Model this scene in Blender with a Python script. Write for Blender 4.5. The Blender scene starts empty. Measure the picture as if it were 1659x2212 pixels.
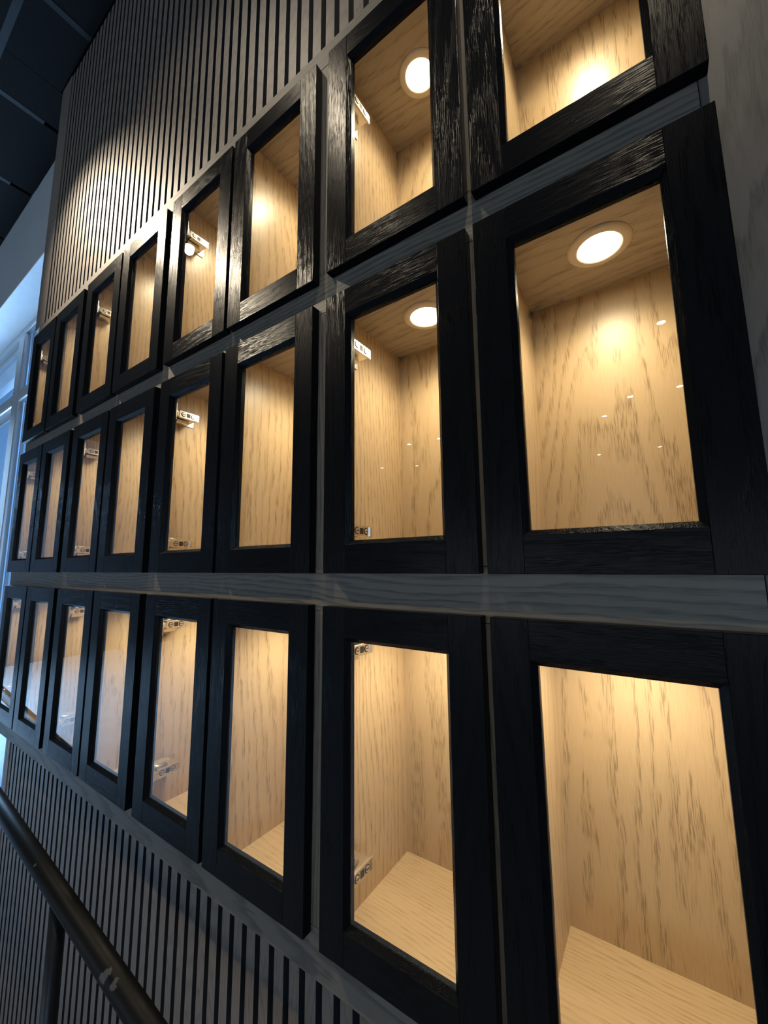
import bpy, bmesh, math, random
from mathutils import Matrix, Vector
random.seed(7)
K = 0.82                      # survey units -> metres
scene = bpy.context.scene
COL = scene.collection

# ------------------------------------------------------------------ camera
cam_d = bpy.data.cameras.new('camera')
cam = bpy.data.objects.new('camera', cam_d); COL.objects.link(cam)
RW = ((0.827031689454652, 0.0830628802504427, 0.5559848402269456),
      (0.5620771026829656, -0.10568731026273456, -0.8203045307011567),
      (-0.009376314692061849, 0.990924190023598, -0.13409449783218672))
CX, CY, CZ = 2.721539421280419, -0.6090705896957579, 0.6930144646322536
M4 = Matrix(RW).to_4x4(); M4.translation = Vector((CX, CY, CZ)) * K
cam.matrix_world = M4
cam_d.sensor_fit = 'HORIZONTAL'; cam_d.sensor_width = 36.0
cam_d.lens = 858.767 / 1659 * 36.0
cam_d.clip_start = 0.02; cam_d.clip_end = 200
scene.camera = cam

# ------------------------------------------------------------------ view, world, daylight and rear fill
scene.view_settings.view_transform = 'Standard'
scene.view_settings.look = 'None'
scene.view_settings.exposure = 0.0
scene.view_settings.gamma = 1.0
scene.view_settings.use_curve_mapping = False
cy = scene.cycles
cy.use_denoising = True
cy.max_bounces = 6; cy.diffuse_bounces = 3; cy.glossy_bounces = 3; cy.adaptive_threshold = 0.08; cy.adaptive_min_samples = 14
cy.transparent_max_bounces = 16; cy.sample_clamp_indirect = 4.0
cy.caustics_reflective = False; cy.caustics_refractive = False
w = bpy.data.worlds.new('World'); scene.world = w; w.use_nodes = True
bg = w.node_tree.nodes['Background']
bg.inputs['Color'].default_value = (0.16, 0.42, 0.95, 1); bg.inputs['Strength'].default_value = 1.15

def area(name, loc, aim, sx, sy, power, col):
    d = bpy.data.lights.new(name, 'AREA'); d.shape = 'RECTANGLE'
    d.size = sx * K; d.size_y = sy * K; d.energy = power; d.color = col
    o = bpy.data.objects.new(name, d); COL.objects.link(o)
    o.location = Vector(loc) * K
    o.rotation_euler = (Vector(aim) - Vector(loc)).to_track_quat('-Z', 'Y').to_euler()
    return o
SKY = (0.36, 0.64, 1.0)
area('daylight_back_windows', (-5.0, 0.22, 0.7), (-4.6, -4.0, 0.45), 4.6, 3.2, 1050, SKY)
area('added_rear_fill', (1.0, -14.8, 0.35), (1.0, 0, 0.6), 14.0, 2.6, 230, (0.80, 0.91, 1.0))  # fill added behind the viewer for frontal ambient, kept low to avoid glass reflections
area('daylight_side_windows', (8.8, -5.5, 1.0), (2.5, -1.0, 0.5), 5.0, 2.6, 190, (0.40, 0.66, 1.0))

# ------------------------------------------------------------------ materials
def new_mat(name):
    m = bpy.data.materials.new(name); m.use_nodes = True
    nt = m.node_tree; b = nt.nodes['Principled BSDF']
    return m, nt, b
def N(nt, t, **kw):
    n = nt.nodes.new(t)
    for k, v in kw.items(): setattr(n, k, v)
    return n
def math_(nt, op, a, b=None, c=None):
    n = N(nt, 'ShaderNodeMath', operation=op)
    for i, v in enumerate((a, b, c)):
        if v is None: continue
        if isinstance(v, (int, float)): n.inputs[i].default_value = v
        else: nt.links.new(v, n.inputs[i])
    return n.outputs[0]
def comb(nt, x, y, z):
    n = N(nt, 'ShaderNodeCombineXYZ')
    for i, v in enumerate((x, y, z)):
        if isinstance(v, (int, float)): n.inputs[i].default_value = v
        else: nt.links.new(v, n.inputs[i])
    return n.outputs[0]
def noise(nt, vec, detail=2.0, rough=0.5):
    n = N(nt, 'ShaderNodeTexNoise'); n.inputs['Scale'].default_value = 1.0
    n.inputs['Detail'].default_value = detail; n.inputs['Roughness'].default_value = rough
    nt.links.new(vec, n.inputs['Vector']); return n.outputs['Fac']
def ramp(nt, fac, stops):
    n = N(nt, 'ShaderNodeValToRGB'); e = n.color_ramp.elements
    while len(e) < len(stops): e.new(0.5)
    for el, (p, c) in zip(e, stops): el.position = p; el.color = (c[0], c[1], c[2], 1)
    nt.links.new(fac, n.inputs[0]); return n.outputs[0]

def wood(name, axis, light, mid, dark, freq=75, warp=0.035, rough=0.4, bump=0.15, pore=0.5,
         spec=0.5, slope=0.16, ring_amt=0.65, wide=0.16, coat=0.0):
    m, nt, b = new_mat(name)
    tc = N(nt, 'ShaderNodeTexCoord'); oi = N(nt, 'ShaderNodeObjectInfo')
    s = N(nt, 'ShaderNodeSeparateXYZ'); nt.links.new(tc.outputs['Object'], s.inputs[0])
    X, Y, Z = s.outputs
    a, u, v = {'Z': (Z, X, Y), 'X': (X, Z, Y), 'Y': (Y, X, Z)}[axis]
    rnd = oi.outputs['Random']
    r1 = math_(nt, 'FRACT', math_(nt, 'MULTIPLY', rnd, 17.37))
    r2 = math_(nt, 'FRACT', math_(nt, 'MULTIPLY', rnd, 41.91))
    r3 = math_(nt, 'MULTIPLY', rnd, 53.0)
    ou = math_(nt, 'MULTIPLY', math_(nt, 'SUBTRACT', r1, 0.75), wide * 2)
    ov = math_(nt, 'ADD', math_(nt, 'MULTIPLY', r2, 0.10), 0.02)
    uu = math_(nt, 'ADD', u, ou); vv = math_(nt, 'ADD', v, ov)
    vv2 = math_(nt, 'ADD', vv, math_(nt, 'MULTIPLY', a, slope))
    low = noise(nt, comb(nt, math_(nt, 'MULTIPLY_ADD', uu, 7.0, r3), math_(nt, 'MULTIPLY', vv, 7.0), math_(nt, 'MULTIPLY', a, 1.5)), 1.0, 0.5)
    midn = noise(nt, comb(nt, math_(nt, 'MULTIPLY_ADD', uu, 70.0, r3), math_(nt, 'MULTIPLY', vv, 70.0), math_(nt, 'MULTIPLY', a, 10.0)), 2.0, 0.6)
    rr = math_(nt, 'SQRT', math_(nt, 'ADD', math_(nt, 'MULTIPLY', uu, uu), math_(nt, 'MULTIPLY', vv2, vv2)))
    rr = math_(nt, 'ADD', rr, math_(nt, 'MULTIPLY', low, warp))
    rr = math_(nt, 'ADD', rr, math_(nt, 'MULTIPLY', midn, 0.013))
    g = math_(nt, 'FRACT', math_(nt, 'MULTIPLY', rr, freq))
    por = noise(nt, comb(nt, math_(nt, 'MULTIPLY_ADD', uu, 850.0, r3), math_(nt, 'MULTIPLY', vv, 850.0), math_(nt, 'MULTIPLY', a, 34.0)), 1.0, 0.5)
    gr = ramp(nt, g, [(0.0, (0, 0, 0)), (0.40, (0.08, 0.08, 0.08)), (0.68, (0.85, 0.85, 0.85)), (0.88, (1, 1, 1)), (1.0, (0, 0, 0))])
    pr = ramp(nt, por, [(0.46, (0, 0, 0)), (0.60, (1, 1, 1))])
    # open pores crowd into the dark early wood of each ring
    pm = math_(nt, 'MULTIPLY', pr, math_(nt, 'MULTIPLY_ADD', gr, 0.72, 0.28))
    fac = math_(nt, 'ADD', math_(nt, 'MULTIPLY', gr, ring_amt * (1 - pore)), math_(nt, 'MULTIPLY', pm, pore))
    fac = math_(nt, 'ADD', fac, math_(nt, 'MULTIPLY', math_(nt, 'SUBTRACT', low, 0.5), 0.22))
    c = ramp(nt, fac, [(0.02, light), (0.42, mid), (0.85, dark)])
    nt.links.new(c, b.inputs['Base Color'])
    b.inputs['Roughness'].default_value = rough
    b.inputs['Specular IOR Level'].default_value = spec
    if coat: b.inputs['Coat Weight'].default_value = coat; b.inputs['Coat Roughness'].default_value = 0.18
    if bump:
        bn = N(nt, 'ShaderNodeBump'); bn.inputs['Strength'].default_value = bump; bn.inputs['Distance'].default_value = 0.0012
        bn.invert = True
        nt.links.new(fac, bn.inputs['Height']); nt.links.new(bn.outputs[0], b.inputs['Normal'])
    return m

OAK = dict(light=(0.60, 0.45, 0.27), mid=(0.51, 0.375, 0.215), dark=(0.27, 0.18, 0.095), rough=0.36, bump=0.0, pore=0.60, freq=88, warp=0.09, slope=0.035, ring_amt=0.45)
oak_z = wood('oak_veneer_upright', 'Z', **OAK)
oak_x = wood('oak_veneer_along', 'X', **dict(OAK, ring_amt=0.3, pore=0.45, freq=115))
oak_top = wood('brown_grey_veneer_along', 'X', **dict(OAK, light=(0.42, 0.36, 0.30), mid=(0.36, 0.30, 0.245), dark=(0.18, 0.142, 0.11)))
BLK = dict(light=(0.0040, 0.0046, 0.0056), mid=(0.0033, 0.0038, 0.0046), dark=(0.002, 0.0022, 0.0026), rough=0.25, bump=0.24, pore=0.75, freq=110, wide=0.06, spec=0.055, slope=0.05, warp=0.06)
blk_z = wood('black_stained_oak_upright', 'Z', **BLK)
blk_x = wood('black_stained_oak_along', 'X', **BLK)
GRY = dict(light=(0.128, 0.108, 0.084), mid=(0.097, 0.082, 0.065), dark=(0.05, 0.047, 0.042), rough=0.55, bump=0.0, pore=0.4, freq=110, wide=0.05, ring_amt=0.9, slope=0.05, warp=0.06)
gry_z = wood('grey_stained_oak_upright', 'Z', **GRY)
gry_x = wood('grey_stained_oak_along', 'X', **GRY)
SLT = dict(light=(0.150, 0.121, 0.099), mid=(0.128, 0.102, 0.082), dark=(0.075, 0.060, 0.050), rough=0.5, bump=0.0, pore=0.5, freq=130, wide=0.05)
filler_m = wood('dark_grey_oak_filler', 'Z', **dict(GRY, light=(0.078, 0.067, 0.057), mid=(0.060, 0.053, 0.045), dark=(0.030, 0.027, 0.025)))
slat_m = wood('walnut_grey_slat', 'Z', **SLT)

def plain(name, col, rough=0.5, metal=0.0, spec=0.5, nscale=0, namt=0.0):
    m, nt, b = new_mat(name)
    b.inputs['Base Color'].default_value = (*col, 1); b.inputs['Roughness'].default_value = rough
    b.inputs['Metallic'].default_value = metal; b.inputs['Specular IOR Level'].default_value = spec
    if nscale:
        tc = N(nt, 'ShaderNodeTexCoord'); mp = N(nt, 'ShaderNodeVectorMath', operation='SCALE')
        mp.inputs['Scale'].default_value = nscale; nt.links.new(tc.outputs['Object'], mp.inputs[0])
        f = noise(nt, mp.outputs[0], 4, 0.6)
        c = ramp(nt, f, [(0.3, tuple(x * (1 - namt) for x in col)), (0.7, tuple(min(1, x * (1 + namt)) for x in col))])
        nt.links.new(c, b.inputs['Base Color'])
    return m
felt = plain('black_felt_backing', (0.008, 0.008, 0.009), 0.9, nscale=300, namt=0.3)
white_paint = plain('white_wall_paint', (0.72, 0.73, 0.74), 0.6, nscale=20, namt=0.03)
grey_paint = plain('mid_grey_wall_paint', (0.33, 0.34, 0.35), 0.6, nscale=20, namt=0.03)
dark_paint = plain('dark_wall_paint', (0.06, 0.06, 0.065), 0.7, nscale=15, namt=0.05)
tile_m = plain('black_ceiling_tile', (0.0095, 0.009, 0.0092), 0.9, spec=0.08, nscale=220, namt=0.35)
bar_m = plain('black_grid_bar', (0.014, 0.0145, 0.016), 0.6, spec=0.12, nscale=30, namt=0.1)
floor_m = plain('pale_grey_floor', (0.42, 0.42, 0.42), 0.3, nscale=6, namt=0.15)
alu = plain('anodised_aluminium', (0.55, 0.56, 0.58), 0.38, metal=0.6, nscale=40, namt=0.04)
nickel = plain('nickel_plated_steel', (0.82, 0.79, 0.74), 0.28, metal=1.0, nscale=80, namt=0.06)
slot_m = plain('dark_slot', (0.02, 0.018, 0.016), 0.5, nscale=80, namt=0.1)
ring_m = plain('cream_plastic_trim', (0.78, 0.70, 0.58), 0.4, nscale=60, namt=0.03)

# handrail paint with two chipped scuffs
def rail_paint():
    m, nt, b = new_mat('black_rail_paint')
    tc = N(nt, 'ShaderNodeTexCoord')
    sc = N(nt, 'ShaderNodeVectorMath', operation='SCALE'); sc.inputs['Scale'].default_value = 90
    nt.links.new(tc.outputs['Object'], sc.inputs[0])
    n = noise(nt, sc.outputs[0], 4, 0.7)
    tot = None
    for p, r in SCUFFS:
        d = N(nt, 'ShaderNodeVectorMath', operation='DISTANCE'); d.inputs[1].default_value = p
        nt.links.new(tc.outputs['Object'], d.inputs[0])
        q = math_(nt, 'ADD', math_(nt, 'DIVIDE', d.outputs['Value'], r), math_(nt, 'MULTIPLY', n, 2.2))
        q = math_(nt, 'LESS_THAN', q, 1.75)
        tot = q if tot is None else math_(nt, 'MAXIMUM', tot, q)
    c = ramp(nt, tot, [(0.0, (0.006, 0.0065, 0.007)), (1.0, (0.07, 0.07, 0.07))])
    nt.links.new(c, b.inputs['Base Color']); b.inputs['Roughness'].default_value = 0.45; b.inputs['Specular IOR Level'].default_value = 0.12
    return m

def glass_mat():
    m, nt, b = new_mat('clear_glass'); nt.nodes.remove(b)
    out = nt.nodes['Material Output']
    tr = N(nt, 'ShaderNodeBsdfTransparent'); tr.inputs[0].default_value = (0.97, 0.985, 0.98, 1)
    gl = N(nt, 'ShaderNodeBsdfGlossy'); gl.inputs['Roughness'].default_value = 0.0
    fr = N(nt, 'ShaderNodeFresnel'); fr.inputs['IOR'].default_value = 1.52
    ge = N(nt, 'ShaderNodeNewGeometry')
    fac = math_(nt, 'MULTIPLY', math_(nt, 'MULTIPLY', fr.outputs[0], 1.5), math_(nt, 'SUBTRACT', 1.0, ge.outputs['Backfacing']))
    fac = math_(nt, 'MINIMUM', fac, 1.0)
    mx = N(nt, 'ShaderNodeMixShader'); nt.links.new(fac, mx.inputs[0])
    nt.links.new(tr.outputs[0], mx.inputs[1]); nt.links.new(gl.outputs[0], mx.inputs[2])
    nt.links.new(mx.outputs[0], out.inputs['Surface'])
    return m
glass = glass_mat()
def emit(name, col, s):
    m, nt, b = new_mat(name)
    b.inputs['Base Color'].default_value = (0.9, 0.9, 0.9, 1)
    b.inputs['Emission Color'].default_value = (*col, 1); b.inputs['Emission Strength'].default_value = s
    return m
led = emit('warm_led_lens', (1.0, 0.86, 0.62), 14)
can_led = emit('ceiling_lamp_lens', (1.0, 0.88, 0.66), 60)

# ------------------------------------------------------------------ helpers
def add_box(bm, x0, x1, y0, y1, z0, z1, bev=0.0, mi=0):
    vs = [bm.verts.new((x * K, y * K, z * K)) for x in (x0, x1) for y in (y0, y1) for z in (z0, z1)]
    fs = [bm.faces.new([vs[i] for i in q]) for q in ((0, 1, 3, 2), (4, 6, 7, 5), (0, 4, 5, 1), (2, 3, 7, 6), (0, 2, 6, 4), (1, 5, 7, 3))]
    for f in fs: f.material_index = mi
    if bev:
        es = list({e for f in fs for e in f.edges})
        r = bmesh.ops.bevel(bm, geom=es, offset=bev * K, segments=2, affect='EDGES', profile=0.5)
        for f in r['faces']: f.material_index = mi
def add_tube(bm, p0, p1, r, seg=16, cap=True, mi=0):
    p0, p1 = Vector(p0) * K, Vector(p1) * K; r *= K
    d = (p1 - p0).normalized(); q = d.orthogonal().normalized(); t = d.cross(q)
    ring = []
    for p in (p0, p1):
        ring.append([bm.verts.new(p + (q * math.cos(2 * math.pi * i / seg) + t * math.sin(2 * math.pi * i / seg)) * r) for i in range(seg)])
    for i in range(seg):
        j = (i + 1) % seg
        f = bm.faces.new((ring[0][i], ring[0][j], ring[1][j], ring[1][i])); f.smooth = True; f.material_index = mi
    if cap:
        for k, rr in enumerate(ring):
            f = bm.faces.new(rr if k else rr[::-1]); f.material_index = mi
def add_lathe(bm, prof, cx, cy_, seg=36):
    rings = [[bm.verts.new(((cx + r * math.cos(2 * math.pi * i / seg)) * K, (cy_ + r * math.sin(2 * math.pi * i / seg)) * K, z * K)) for i in range(seg)] for r, z in prof]
    for a, b in zip(rings, rings[1:]):
        for i in range(seg):
            j = (i + 1) % seg
            f = bm.faces.new((a[i], a[j], b[j], b[i])); f.smooth = True
    return rings
def mesh(bm, name, *mats):
    bmesh.ops.recalc_face_normals(bm, faces=bm.faces)
    me = bpy.data.meshes.new(name); bm.to_mesh(me); bm.free()
    for m in mats: me.materials.append(m)
    return me
def link(name, data, parent=None, loc=None):
    o = bpy.data.objects.new(name, data); COL.objects.link(o)
    if parent: o.parent = parent
    if loc is not None: o.location = Vector(loc) * K
    return o
def box_mesh(name, mat, *dims, bev=0.0):
    bm = bmesh.new(); add_box(bm, *dims, bev=bev); return mesh(bm, name, mat)
def part(name, mat, parent, *dims, bev=0.0):
    return link(name, box_mesh(name, mat, *dims, bev=bev), parent)
def tag(o, label, cat, group=None):
    o['label'] = label; o['category'] = cat
    if group: o['group'] = group
    return o
def struct(o, label=None):
    o['kind'] = 'structure'
    if label: o['label'] = label
    return o

# ------------------------------------------------------------------ surveyed layout (units, scaled by K)
P, DW, DG = 0.718814, 0.332088, 0.014021
ROWS = {'B': (0.0, 0.613282, -0.008, 0.613), 'M': (0.678862, 0.610272, -0.008, 0.6103), 'T': (1.352695, 0.600, -0.008, 0.6253)}
FLOOR, CEIL = -1.20, 3.64
XR = 3.30                       # right end of the panelled wall

# ------------------------------------------------------------------ structure
def sbox(name, mat, *dims, label=None):
    return struct(link(name, box_mesh(name, mat, *dims)), label)
floor = sbox('floor', floor_m, -8.2, 9.2, -15.2, 0.6, FLOOR - 0.15, FLOOR)
ceil = sbox('ceiling', tile_m, -8.2, 9.2, -15.2, 0.6, CEIL + 0.03, CEIL + 0.2)
wall_right = sbox('wall_right', dark_paint, 9.0, 9.2, -15.2, 0.6, FLOOR, CEIL + 0.03)
wall_front = sbox('wall_front', dark_paint, -8.2, 9.0, -15.2, -15.0, FLOOR, CEIL + 0.03)
wall_left = sbox('wall_left', dark_paint, -8.2, -8.0, -15.0, 0.6, FLOOR, CEIL + 0.03)
wall_back = sbox('wall_back', dark_paint, -0.06, 9.0, 0.36, 0.5, FLOOR, CEIL + 0.03)

# upper and lower slat-clad walls, each slat a piece of its own
PITCH, SW = 0.0467, 0.0296
def slat_wall(name, x_first_gap, yf, z0, z1, xa, xb, ends, yback):
    wob = sbox(name, felt, xa, xb, yf + 0.017, yback, z0, z1)
    bm = bmesh.new(); add_box(bm, -SW / 2, SW / 2, 0, 0.017, z0 + 0.002, z1 - 0.002)
    bm.normal_update()
    for f in bm.faces:
        if abs(f.normal.x) > 0.9: f.material_index = 1          # veneer on the front only, black core at the sides
    me = mesh(bm, 'slat', slat_m, felt)
    n = 0
    x = x_first_gap + PITCH / 2
    while x - PITCH > ends[-1] + 0.012: x -= PITCH
    while x < xb - 0.02:
        link('slat', me, wob, (x, yf, 0)); n += 1
        x += PITCH
    for e0, e1 in zip(ends, ends[1:]):
        part('end_board', slat_m, wob, e0 + 0.0008, e1 - 0.0008, yf - 0.004, yback, z0, z1, bev=0.001)
    return wob
wall_upper = slat_wall('wall_upper', 1.646, 0.026, 2.030, CEIL - 0.002, 0.058, XR, (-0.092, 0.022, 0.058), 0.355)
wall_lower = slat_wall('wall_lower', 1.3975, 0.065, FLOOR + 0.001, -0.078, 0.10, XR, (0.035, 0.062, 0.10), 0.355)

# ceiling tiles on a black grid, the part over the cabinets
GP = 0.745; GX0, GY0 = -0.41, -0.262
for i in range(-4, 3):
    for j in range(0, 3):
        x0 = GX0 + i * GP; y1 = GY0 - j * GP + (GP if False else 0)
        part('ceiling_tile', tile_m, ceil, x0 + 0.0146, x0 + GP - 0.0146, y1 - GP + 0.0146, y1 - 0.0146, CEIL + 0.0005, CEIL + 0.029, bev=0.002)
for i in range(-4, 3):
    x0 = GX0 + i * GP
    ends = [(x0 + 0.0146, x0 + GP - 0.0146, 0.02 if x0 + GP > -0.1 else 0.145)]
    if x0 < -0.1 < x0 + GP:
        ends = [(x0 + 0.0146, -0.111, 0.145), (-0.110, x0 + GP - 0.0146, 0.018)]
    for xa, xb, y1 in ends:
        part('ceiling_tile', tile_m, ceil, xa, xb, GY0 + 0.0146, y1, CEIL + 0.0005, CEIL + 0.029, bev=0.002)
for i in range(-4, 4):
    x0 = GX0 + i * GP
    part('grid_bar', bar_m, ceil, x0 - 0.017, x0 + 0.017, GY0 - 3 * GP, 0.018, CEIL - 0.002, CEIL + 0.008)
for j in range(0, 4):
    y0 = GY0 - j * GP
    part('grid_bar', bar_m, ceil, GX0 - 4 * GP, GX0 + 3 * GP, y0 - 0.017, y0 + 0.017, CEIL - 0.001, CEIL + 0.009)

# bulkhead, soffit and storefront window left of the cabinet wall
sbox('trim_1', grey_paint, -8.0, -0.10, 0.15, 0.345, 2.914, CEIL + 0.03, label='grey bulkhead above the window')
sbox('trim_2', white_paint, -8.0, -0.10, 0.15, 0.60, 2.90, 2.913, label='white soffit board over the window')
WY = 0.357
def window():
    win = struct(link('window_1', box_mesh('window_1', alu, -8.0, -0.10, WY, WY + 0.06, 2.845, 2.899, bev=0.01)), 'aluminium shopfront window beside the cabinets')
    xs = [-7.6, -6.25, -4.8, -3.42, -1.965]
    for x in xs:
        part('mullion', alu, win, x - 0.095, x + 0.095, WY, WY + 0.048, FLOOR, 2.843, bev=0.018)
    for a, b in zip(xs, xs[1:] + [-0.15]):
        a += 0.096; b -= 0.096 if b < -0.2 else 0.0
        part('transom', alu, win, a, b, WY, WY + 0.06, 2.175, 2.283, bev=0.012)
        for z0, z1 in ((2.285, 2.843), (FLOOR + 0.1, 2.173)):
            part('sash_frame', alu, win, a + 0.001, a + 0.03, WY + 0.05, WY + 0.07, z0, z1)
            part('sash_frame', alu, win, b - 0.03, b - 0.001, WY + 0.05, WY + 0.07, z0, z1)
            part('sash_frame', alu, win, a + 0.031, b - 0.031, WY + 0.05, WY + 0.07, z1 - 0.055, z1)
            part('glass_pane', glass, win, a + 0.031, b - 0.031, WY + 0.058, WY + 0.064, z0, z1 - 0.056)
        part('sill_rail', alu, win, a, b, WY, WY + 0.06, FLOOR, FLOOR + 0.098)
window()
def far_window(name, label, along, c0, c1, fixed, z0, z1, n):
    def bx(nm, m, a0, a1, t0, t1, za, zb, par=None):
        d = (a0, a1, fixed + t0, fixed + t1, za, zb) if along == 'X' else (fixed + t0, fixed + t1, a0, a1, za, zb)
        return link(nm, box_mesh(nm, m, *d), par)
    win = struct(bx(name, alu, c0, c1, 0, 0.06, z1, z1 + 0.06), label)
    bx('sill_rail', alu, c0, c1, 0, 0.06, z0 - 0.06, z0, win)
    st = (c1 - c0) / n
    for i in range(n + 1):
        x = c0 + i * st; bx('mullion', alu, x - 0.03, x + 0.03, 0, 0.06, z0 + 0.001, z1 - 0.001, win)
    for i in range(n):
        bx('glass_pane', glass, c0 + i * st + 0.031, c0 + (i + 1) * st - 0.031, 0.02, 0.03, z0 + 0.001, z1 - 0.001, win)
far_window('rear_fill_window', 'long unseen window added around the fill light behind the viewer', 'X', -6.0, 8.0, -14.995, -0.95, 1.65, 7)  # unseen frame and panes dressing the added rear fill light
far_window('window_3', 'shopfront window in the right-hand wall', 'Y', -8.0, -3.0, 8.93, -0.3, 2.3, 3)

# ------------------------------------------------------------------ face frame
FY0, FY1 = 0.022, 0.040
ff = link('face_frame', None, None, (0, 0, -0.075))
tag(ff, 'grey-stained oak face frame running around all the glass-door cabinets', 'face frame')
def fpart(name, mat, x0, x1, z0, z1, bev=0.0015):
    return part(name, mat, ff, x0, x1, FY0, FY1, z0 + 0.075, z1 + 0.075, bev=bev)
XL, XE = -0.022, 2.8235
RZ = [(-0.075, 0.012), (0.600, 0.690), (1.277, 1.380), (1.962, 2.028)]
for z0, z1 in RZ: fpart('rail', gry_x, XL, XE, z0, z1)
for (a0, a1), (b0, b1) in zip(RZ, RZ[1:]):
    z0, z1 = a1 + 0.0004, b0 - 0.0004
    fpart('stile', gry_z, XL, 0.004, z0, z1)
    for i in range(4):
        if i: fpart('stile', gry_z, i * P - 0.0203 - 0.025, i * P - 0.0203 + 0.025, z0, z1)
        fpart('stile', gry_z, i * P + 0.3105, i * P + 0.3675, z0, z1)
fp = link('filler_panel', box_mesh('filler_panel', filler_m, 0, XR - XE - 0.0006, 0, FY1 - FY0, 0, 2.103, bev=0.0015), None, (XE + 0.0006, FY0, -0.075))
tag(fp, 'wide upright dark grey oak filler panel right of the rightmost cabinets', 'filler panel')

# ------------------------------------------------------------------ cabinets
RAILW, BEAD = 0.057, 0.008
DT = 0.0215
def bead_ring(h):
    bm = bmesh.new()
    prof = [(0.0, 0.0008), (BEAD, 0.0095), (BEAD, DT), (0.0, DT)]
    loops = []
    for inset, y in prof:
        i = RAILW + inset
        c = [(i, i), (DW - i, i), (DW - i, h - i), (i, h - i)]
        loops.append([bm.verts.new((x * K, y * K, z * K)) for x, z in c])
    n = len(loops)
    for a in range(n):
        A, B = loops[a], loops[(a + 1) % n]
        for i in range(4):
            j = (i + 1) % 4
            bm.faces.new((A[i], A[j], B[j], B[i]))
    return mesh(bm, 'door', blk_bead)
blk_bead = wood('black_stained_oak_bead', 'Z', **dict(BLK, bump=0.25))

def hinge_mesh(sgn):
    """on the side wall at x=0, reaching into the cabinet towards sgn*x"""
    bm = bmesh.new()
    def b(x0, x1, y0, y1, z0, z1, bev=0.0, mi=0):
        xa, xb = sorted((sgn * x0, sgn * x1)); add_box(bm, xa, xb, y0, y1, z0, z1, bev, mi)
    b(0.0003, 0.0030, 0.044, 0.118, -0.0200, 0.0200, 0.0008)          # wing plate on the cabinet side
    b(0.0030, 0.0455, 0.046, 0.104, -0.0105, 0.0105, 0.0018)          # mounting block
    b(0.0456, 0.0490, 0.042, 0.110, -0.0118, 0.0118, 0.0010)          # arm
    for y in (0.056, 0.088):
        add_tube(bm, (sgn * 0.0490, y, 0), (sgn * 0.0494, y, 0), 0.0078, 14, mi=1)
        add_tube(bm, (sgn * 0.0494, y, 0), (sgn * 0.0508, y, 0), 0.0056, 14)
        b(0.0508, 0.0511, y - 0.0048, y + 0.0048, -0.0010, 0.0010, 0, 1)
    b(0.0490, 0.0494, 0.0665, 0.0785, -0.0066, 0.0066, 0, 1)           # dark slot
    for y in (0.099, 0.103): b(0.0490, 0.0500, y - 0.0008, y + 0.0008, -0.0100, 0.0100)
    b(0.0120, 0.0300, 0.044, 0.088, -0.0240, -0.0125, 0.002)           # damper body
    add_tube(bm, (sgn * 0.026, 0.030, 0.0180), (sgn * 0.026, 0.078, 0.0125), 0.0024, 10)  # spring rods
    add_tube(bm, (sgn * 0.034, 0.030, 0.0180), (sgn * 0.034, 0.078, 0.0125), 0.0024, 10)
    b(0.0150, 0.0480, 0.029, 0.0440, -0.0095, 0.0095, 0.002)           # link to the cup
    b(0.0140, 0.0640, 0.0225, 0.0265, -0.0280, 0.0280, 0.0015)         # cup flange on the door back
    add_tube(bm, (sgn * 0.040, 0.0265, 0), (sgn * 0.040, 0.0330, 0), 0.019, 20)
    return mesh(bm, 'hinge', nickel, slot_m)
hinge_l, hinge_r = hinge_mesh(1), hinge_mesh(-1)
HZ = {'B': (0.103, 0.521), 'M': (0.089, 0.511), 'T': (0.078, 0.488)}

def ring_mesh():
    bm = bmesh.new()
    add_lathe(bm, [(0.0365, -0.0005), (0.0375, -0.0045), (0.0400, -0.0060), (0.0500, -0.0045), (0.0545, -0.0018), (0.0550, -0.0002)], 0, 0)
    return mesh(bm, 'puck_light', ring_m)
def lens_mesh(r, z, mat, seg=32):
    bm = bmesh.new()
    rg = add_lathe(bm, [(r, z), (r * 0.7, z - 0.0012)], 0, 0, seg)
    c = bm.verts.new((0, 0, (z - 0.0018) * K))
    for i in range(seg):
        f = bm.faces.new((rg[1][i], rg[1][(i + 1) % seg], c)); f.smooth = True
    me = mesh(bm, 'lens', mat)
    # face the lens downwards
    if sum(p.normal.z for p in me.polygons) > 0: me.flip_normals()
    return me
puck_me, lens_me = ring_mesh(), lens_mesh(0.0368, -0.0022, led)

X2 = DW + DG
led_beam = bpy.data.lights.new('puck_beam', 'SPOT')
led_beam.energy = 7.2; led_beam.color = (1.0, 0.82, 0.56); led_beam.spot_size = math.radians(154); led_beam.spot_blend = 1.0
led_beam.shadow_soft_size = 0.030
IL, IR = -0.0045, 2 * DW + DG + 0.0045           # inner faces of the outer sides
D0, D1 = 0.3105, 0.3675                           # centre divider
BY0, BY1 = 0.0405, 0.320                          # carcass depth

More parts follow.
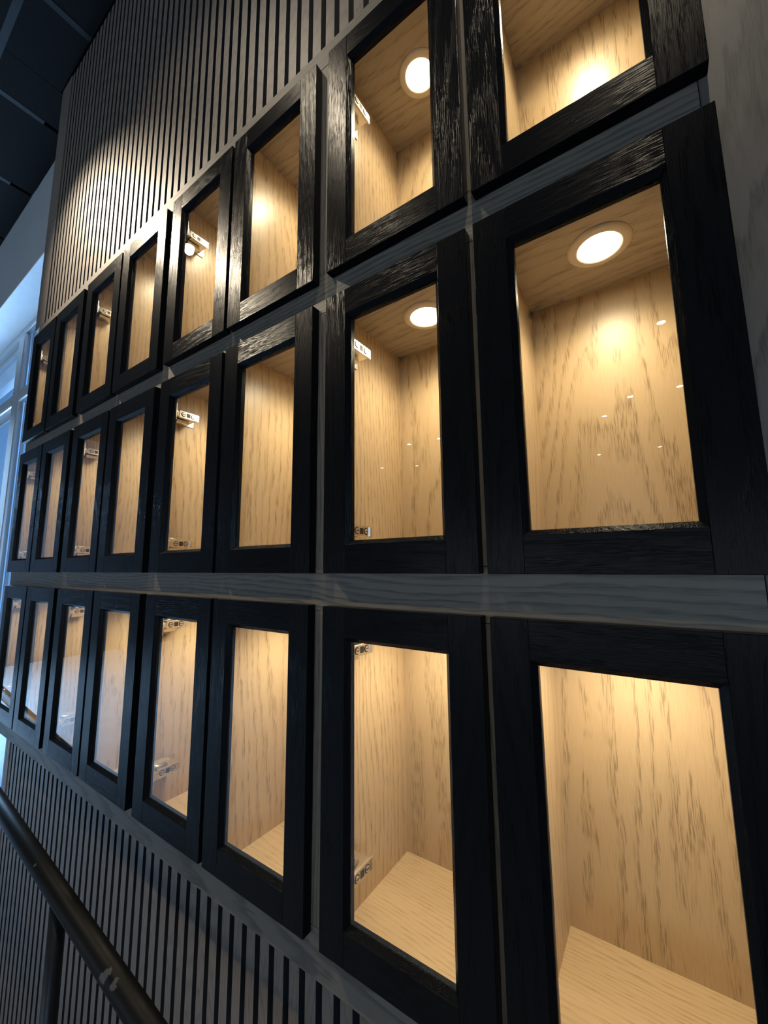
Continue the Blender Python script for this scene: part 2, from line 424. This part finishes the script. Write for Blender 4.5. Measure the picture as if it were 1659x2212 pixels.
def build_cabinet(row):
    z0, h, zf, zc = ROWS[row]
    me = {}
    me['side_l'] = box_mesh('side_panel', oak_z, IL - 0.0145, IL, BY0, BY1 + 0.010, zf - 0.018, zc + 0.018)
    me['side_r'] = box_mesh('side_panel', oak_z, IR, IR + 0.0145, BY0, BY1 + 0.010, zf - 0.018, zc + 0.018)
    me['div'] = box_mesh('divider', oak_z, D0, D1, BY0, BY1, zf, zc)
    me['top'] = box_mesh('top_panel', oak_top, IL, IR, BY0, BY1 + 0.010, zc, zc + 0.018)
    me['bot'] = box_mesh('bottom_panel', oak_x, IL, IR, BY0, BY1 + 0.010, zf - 0.018, zf)
    me['back'] = box_mesh('back_panel', oak_z, 0, D0 - IL, BY1, BY1 + 0.010, zf, zc)
    me['stile'] = box_mesh('stile', blk_z, 0, RAILW - 0.0002, 0, DT, 0, h, bev=0.0009)
    me['rail'] = box_mesh('rail', blk_x, RAILW, DW - RAILW, 0.0001, DT, 0, RAILW, bev=0.0005)
    me['bead'] = bead_ring(h)
    i = RAILW + BEAD
    me['glass'] = box_mesh('glass_pane', glass, i, DW - i, 0.0105, 0.0145, i, h - i)
    return me
COLW = ['leftmost', 'second from the left', 'second from the right', 'rightmost']
ROWW = {'T': 'top', 'M': 'middle', 'B': 'bottom'}
def place_cabinet(row, i, me):
    z0, h, zf, zc = ROWS[row]
    c = link('display_cabinet', None, None, (i * P, 0, z0))
    tag(c, f'black two-door glass display cabinet, {COLW[i]} in the {ROWW[row]} row', 'cabinet', 'lit oak display cabinets in the wall')
    link('side_panel', me['side_l'], c); link('side_panel', me['side_r'], c)
    link('divider', me['div'], c); link('top_panel', me['top'], c); link('bottom_panel', me['bot'], c)
    link('back_panel', me['back'], c, (IL, 0, 0)); link('back_panel', me['back'], c, (D1, 0, 0))
    for k in range(2):
        cx = (IL + D0) / 2 + 0.003 if k == 0 else (D1 + IR) / 2
        r = link('puck_light', puck_me, c, (cx, 0.183, zc))
        link('lens', lens_me, r)
        lo = link('puck_beam', led_beam, c, (cx, 0.183, zc - 0.012))
        d = link('door', me['bead'], c, (0 if k == 0 else X2, 0, 0))
        link('stile', me['stile'], d); link('stile', me['stile'], d, (DW - RAILW + 0.0002, 0, 0))
        link('rail', me['rail'], d); link('rail', me['rail'], d, (0, 0, h - RAILW))
        link('glass_pane', me['glass'], d)
        for hz in HZ[row]:
            if k == 0: link('hinge', hinge_l, d, (IL, 0, hz))
            else: link('hinge', hinge_r, d, (IR - X2, 0, hz))
for row in 'TMB':
    me = build_cabinet(row)
    for i in range(4): place_cabinet(row, i, me)

# ------------------------------------------------------------------ handrail
RY = -0.12
def rz(x): return -0.048 - 0.0868 * x
SCUFFS = []
hr = link('handrail', None, None, (1.335, RY, FLOOR))
tag(hr, 'scuffed black round pipe handrail sloping past the lower slats', 'handrail')
def hp(x, y, z): return (x - 1.335, y - RY, z - FLOOR)
for x, a, r in ((1.665, 0.35, 0.020), (1.700, -0.1, 0.014), (1.20, 0.0, 0.006)):
    SCUFFS.append((tuple(v * K for v in hp(x, RY - 0.024 * math.sin(0.8 + a * 0.3), rz(x) + 0.024 * math.cos(0.8 + a * 0.3))), r * K))
rail_m = rail_paint()
bm = bmesh.new(); add_tube(bm, hp(-0.9, RY, rz(-0.9)), hp(2.75, RY, rz(2.75)), 0.024, 28)
link('rail', mesh(bm, 'rail', rail_m), hr)
post_m = plain('black_post_paint', (0.010, 0.011, 0.013), 0.4, spec=0.3, nscale=60, namt=0.2)
for x in (1.335, -0.55, 2.60):
    bm = bmesh.new(); add_tube(bm, hp(x, RY, FLOOR + 0.012), hp(x, RY, rz(x) - 0.02), 0.0185, 20)
    p = link('post', mesh(bm, 'post', post_m), hr)
    bm = bmesh.new(); add_tube(bm, hp(x, RY, FLOOR + 0.0005), hp(x, RY, FLOOR + 0.012), 0.055, 24)
    link('base_plate', mesh(bm, 'base_plate', post_m), p)

# ------------------------------------------------------------------ ceiling lamps
can_me = None
def can_ring():
    bm = bmesh.new()
    add_lathe(bm, [(0.046, 0.030), (0.048, -0.002), (0.052, -0.005), (0.068, -0.004), (0.072, 0.0)], 0, 0, 28)
    return mesh(bm, 'trim_ring', bar_m)
can_me, can_lens = can_ring(), lens_mesh(0.046, -0.001, can_led, 20)
def can(x, y, label):
    c = link('ceiling_downlight', None, None, (x, y, CEIL - 0.003 if -3.3 < x < 1.8 and y > -2.4 else CEIL + 0.028))
    tag(c, label, 'downlight', 'recessed ceiling downlights')
    link('trim_ring', can_me, c); link('lens', can_lens, c)
    return c
def spot(name, loc, aim, power, deg, blend, col, r=0.04):
    d = bpy.data.lights.new(name, 'SPOT'); d.energy = power; d.spot_size = math.radians(deg); d.spot_blend = blend
    d.color = col; d.shadow_soft_size = r * K
    o = bpy.data.objects.new(name, d); COL.objects.link(o); o.location = Vector(loc) * K
    o.rotation_euler = (Vector(aim) - Vector(loc)).to_track_quat('-Z', 'Y').to_euler()
WARM = (1.0, 0.84, 0.62)
can(-0.62, -1.12, 'bright ceiling downlight aimed at the slats above the cabinets')
spot('wall_washer', (-0.62, -1.12, CEIL - 0.03), (0.85, 0.02, 1.80), 420, 38, 1.0, WARM)
can(2.9, -1.1, 'ceiling downlight over the right end of the cabinets')
spot('downlight_beam', (2.9, -1.1, CEIL - 0.03), (2.6, -0.2, 0.5), 72, 80, 0.9, WARM)
can(1.25, -1.1, 'ceiling downlight over the middle of the cabinets')
spot('downlight_beam', (1.25, -1.1, CEIL - 0.03), (1.3, -0.2, 0.5), 60, 80, 0.9, WARM)
FAR = [(3.02, -5.13, 'topmost dot in the rightmost middle-row glass door'), (3.30, -7.51, 'dot nearest the right stile of the rightmost middle-row door'),
       (2.58, -7.51, 'dot at the centre of the rightmost middle-row door'), (2.10, -8.32, 'dot left of centre in the rightmost middle-row door'),
       (3.04, -11.6, 'low right-hand dot in the rightmost middle-row door'), (1.67, -11.5, 'lowest left-hand dot in the rightmost middle-row door'),
       (-2.1, -7.62, 'upper left dot in the second middle-row door from the right'), (-1.3, -7.66, 'upper right dot in the second middle-row door from the right'),
       (-4.0, -9.2, 'lower left dot in the second middle-row door from the right'), (-3.0, -9.6, 'lower right dot in the second middle-row door from the right')]
for x, y, t in FAR:
    can(x, y, 'downlight mirrored as the ' + t)
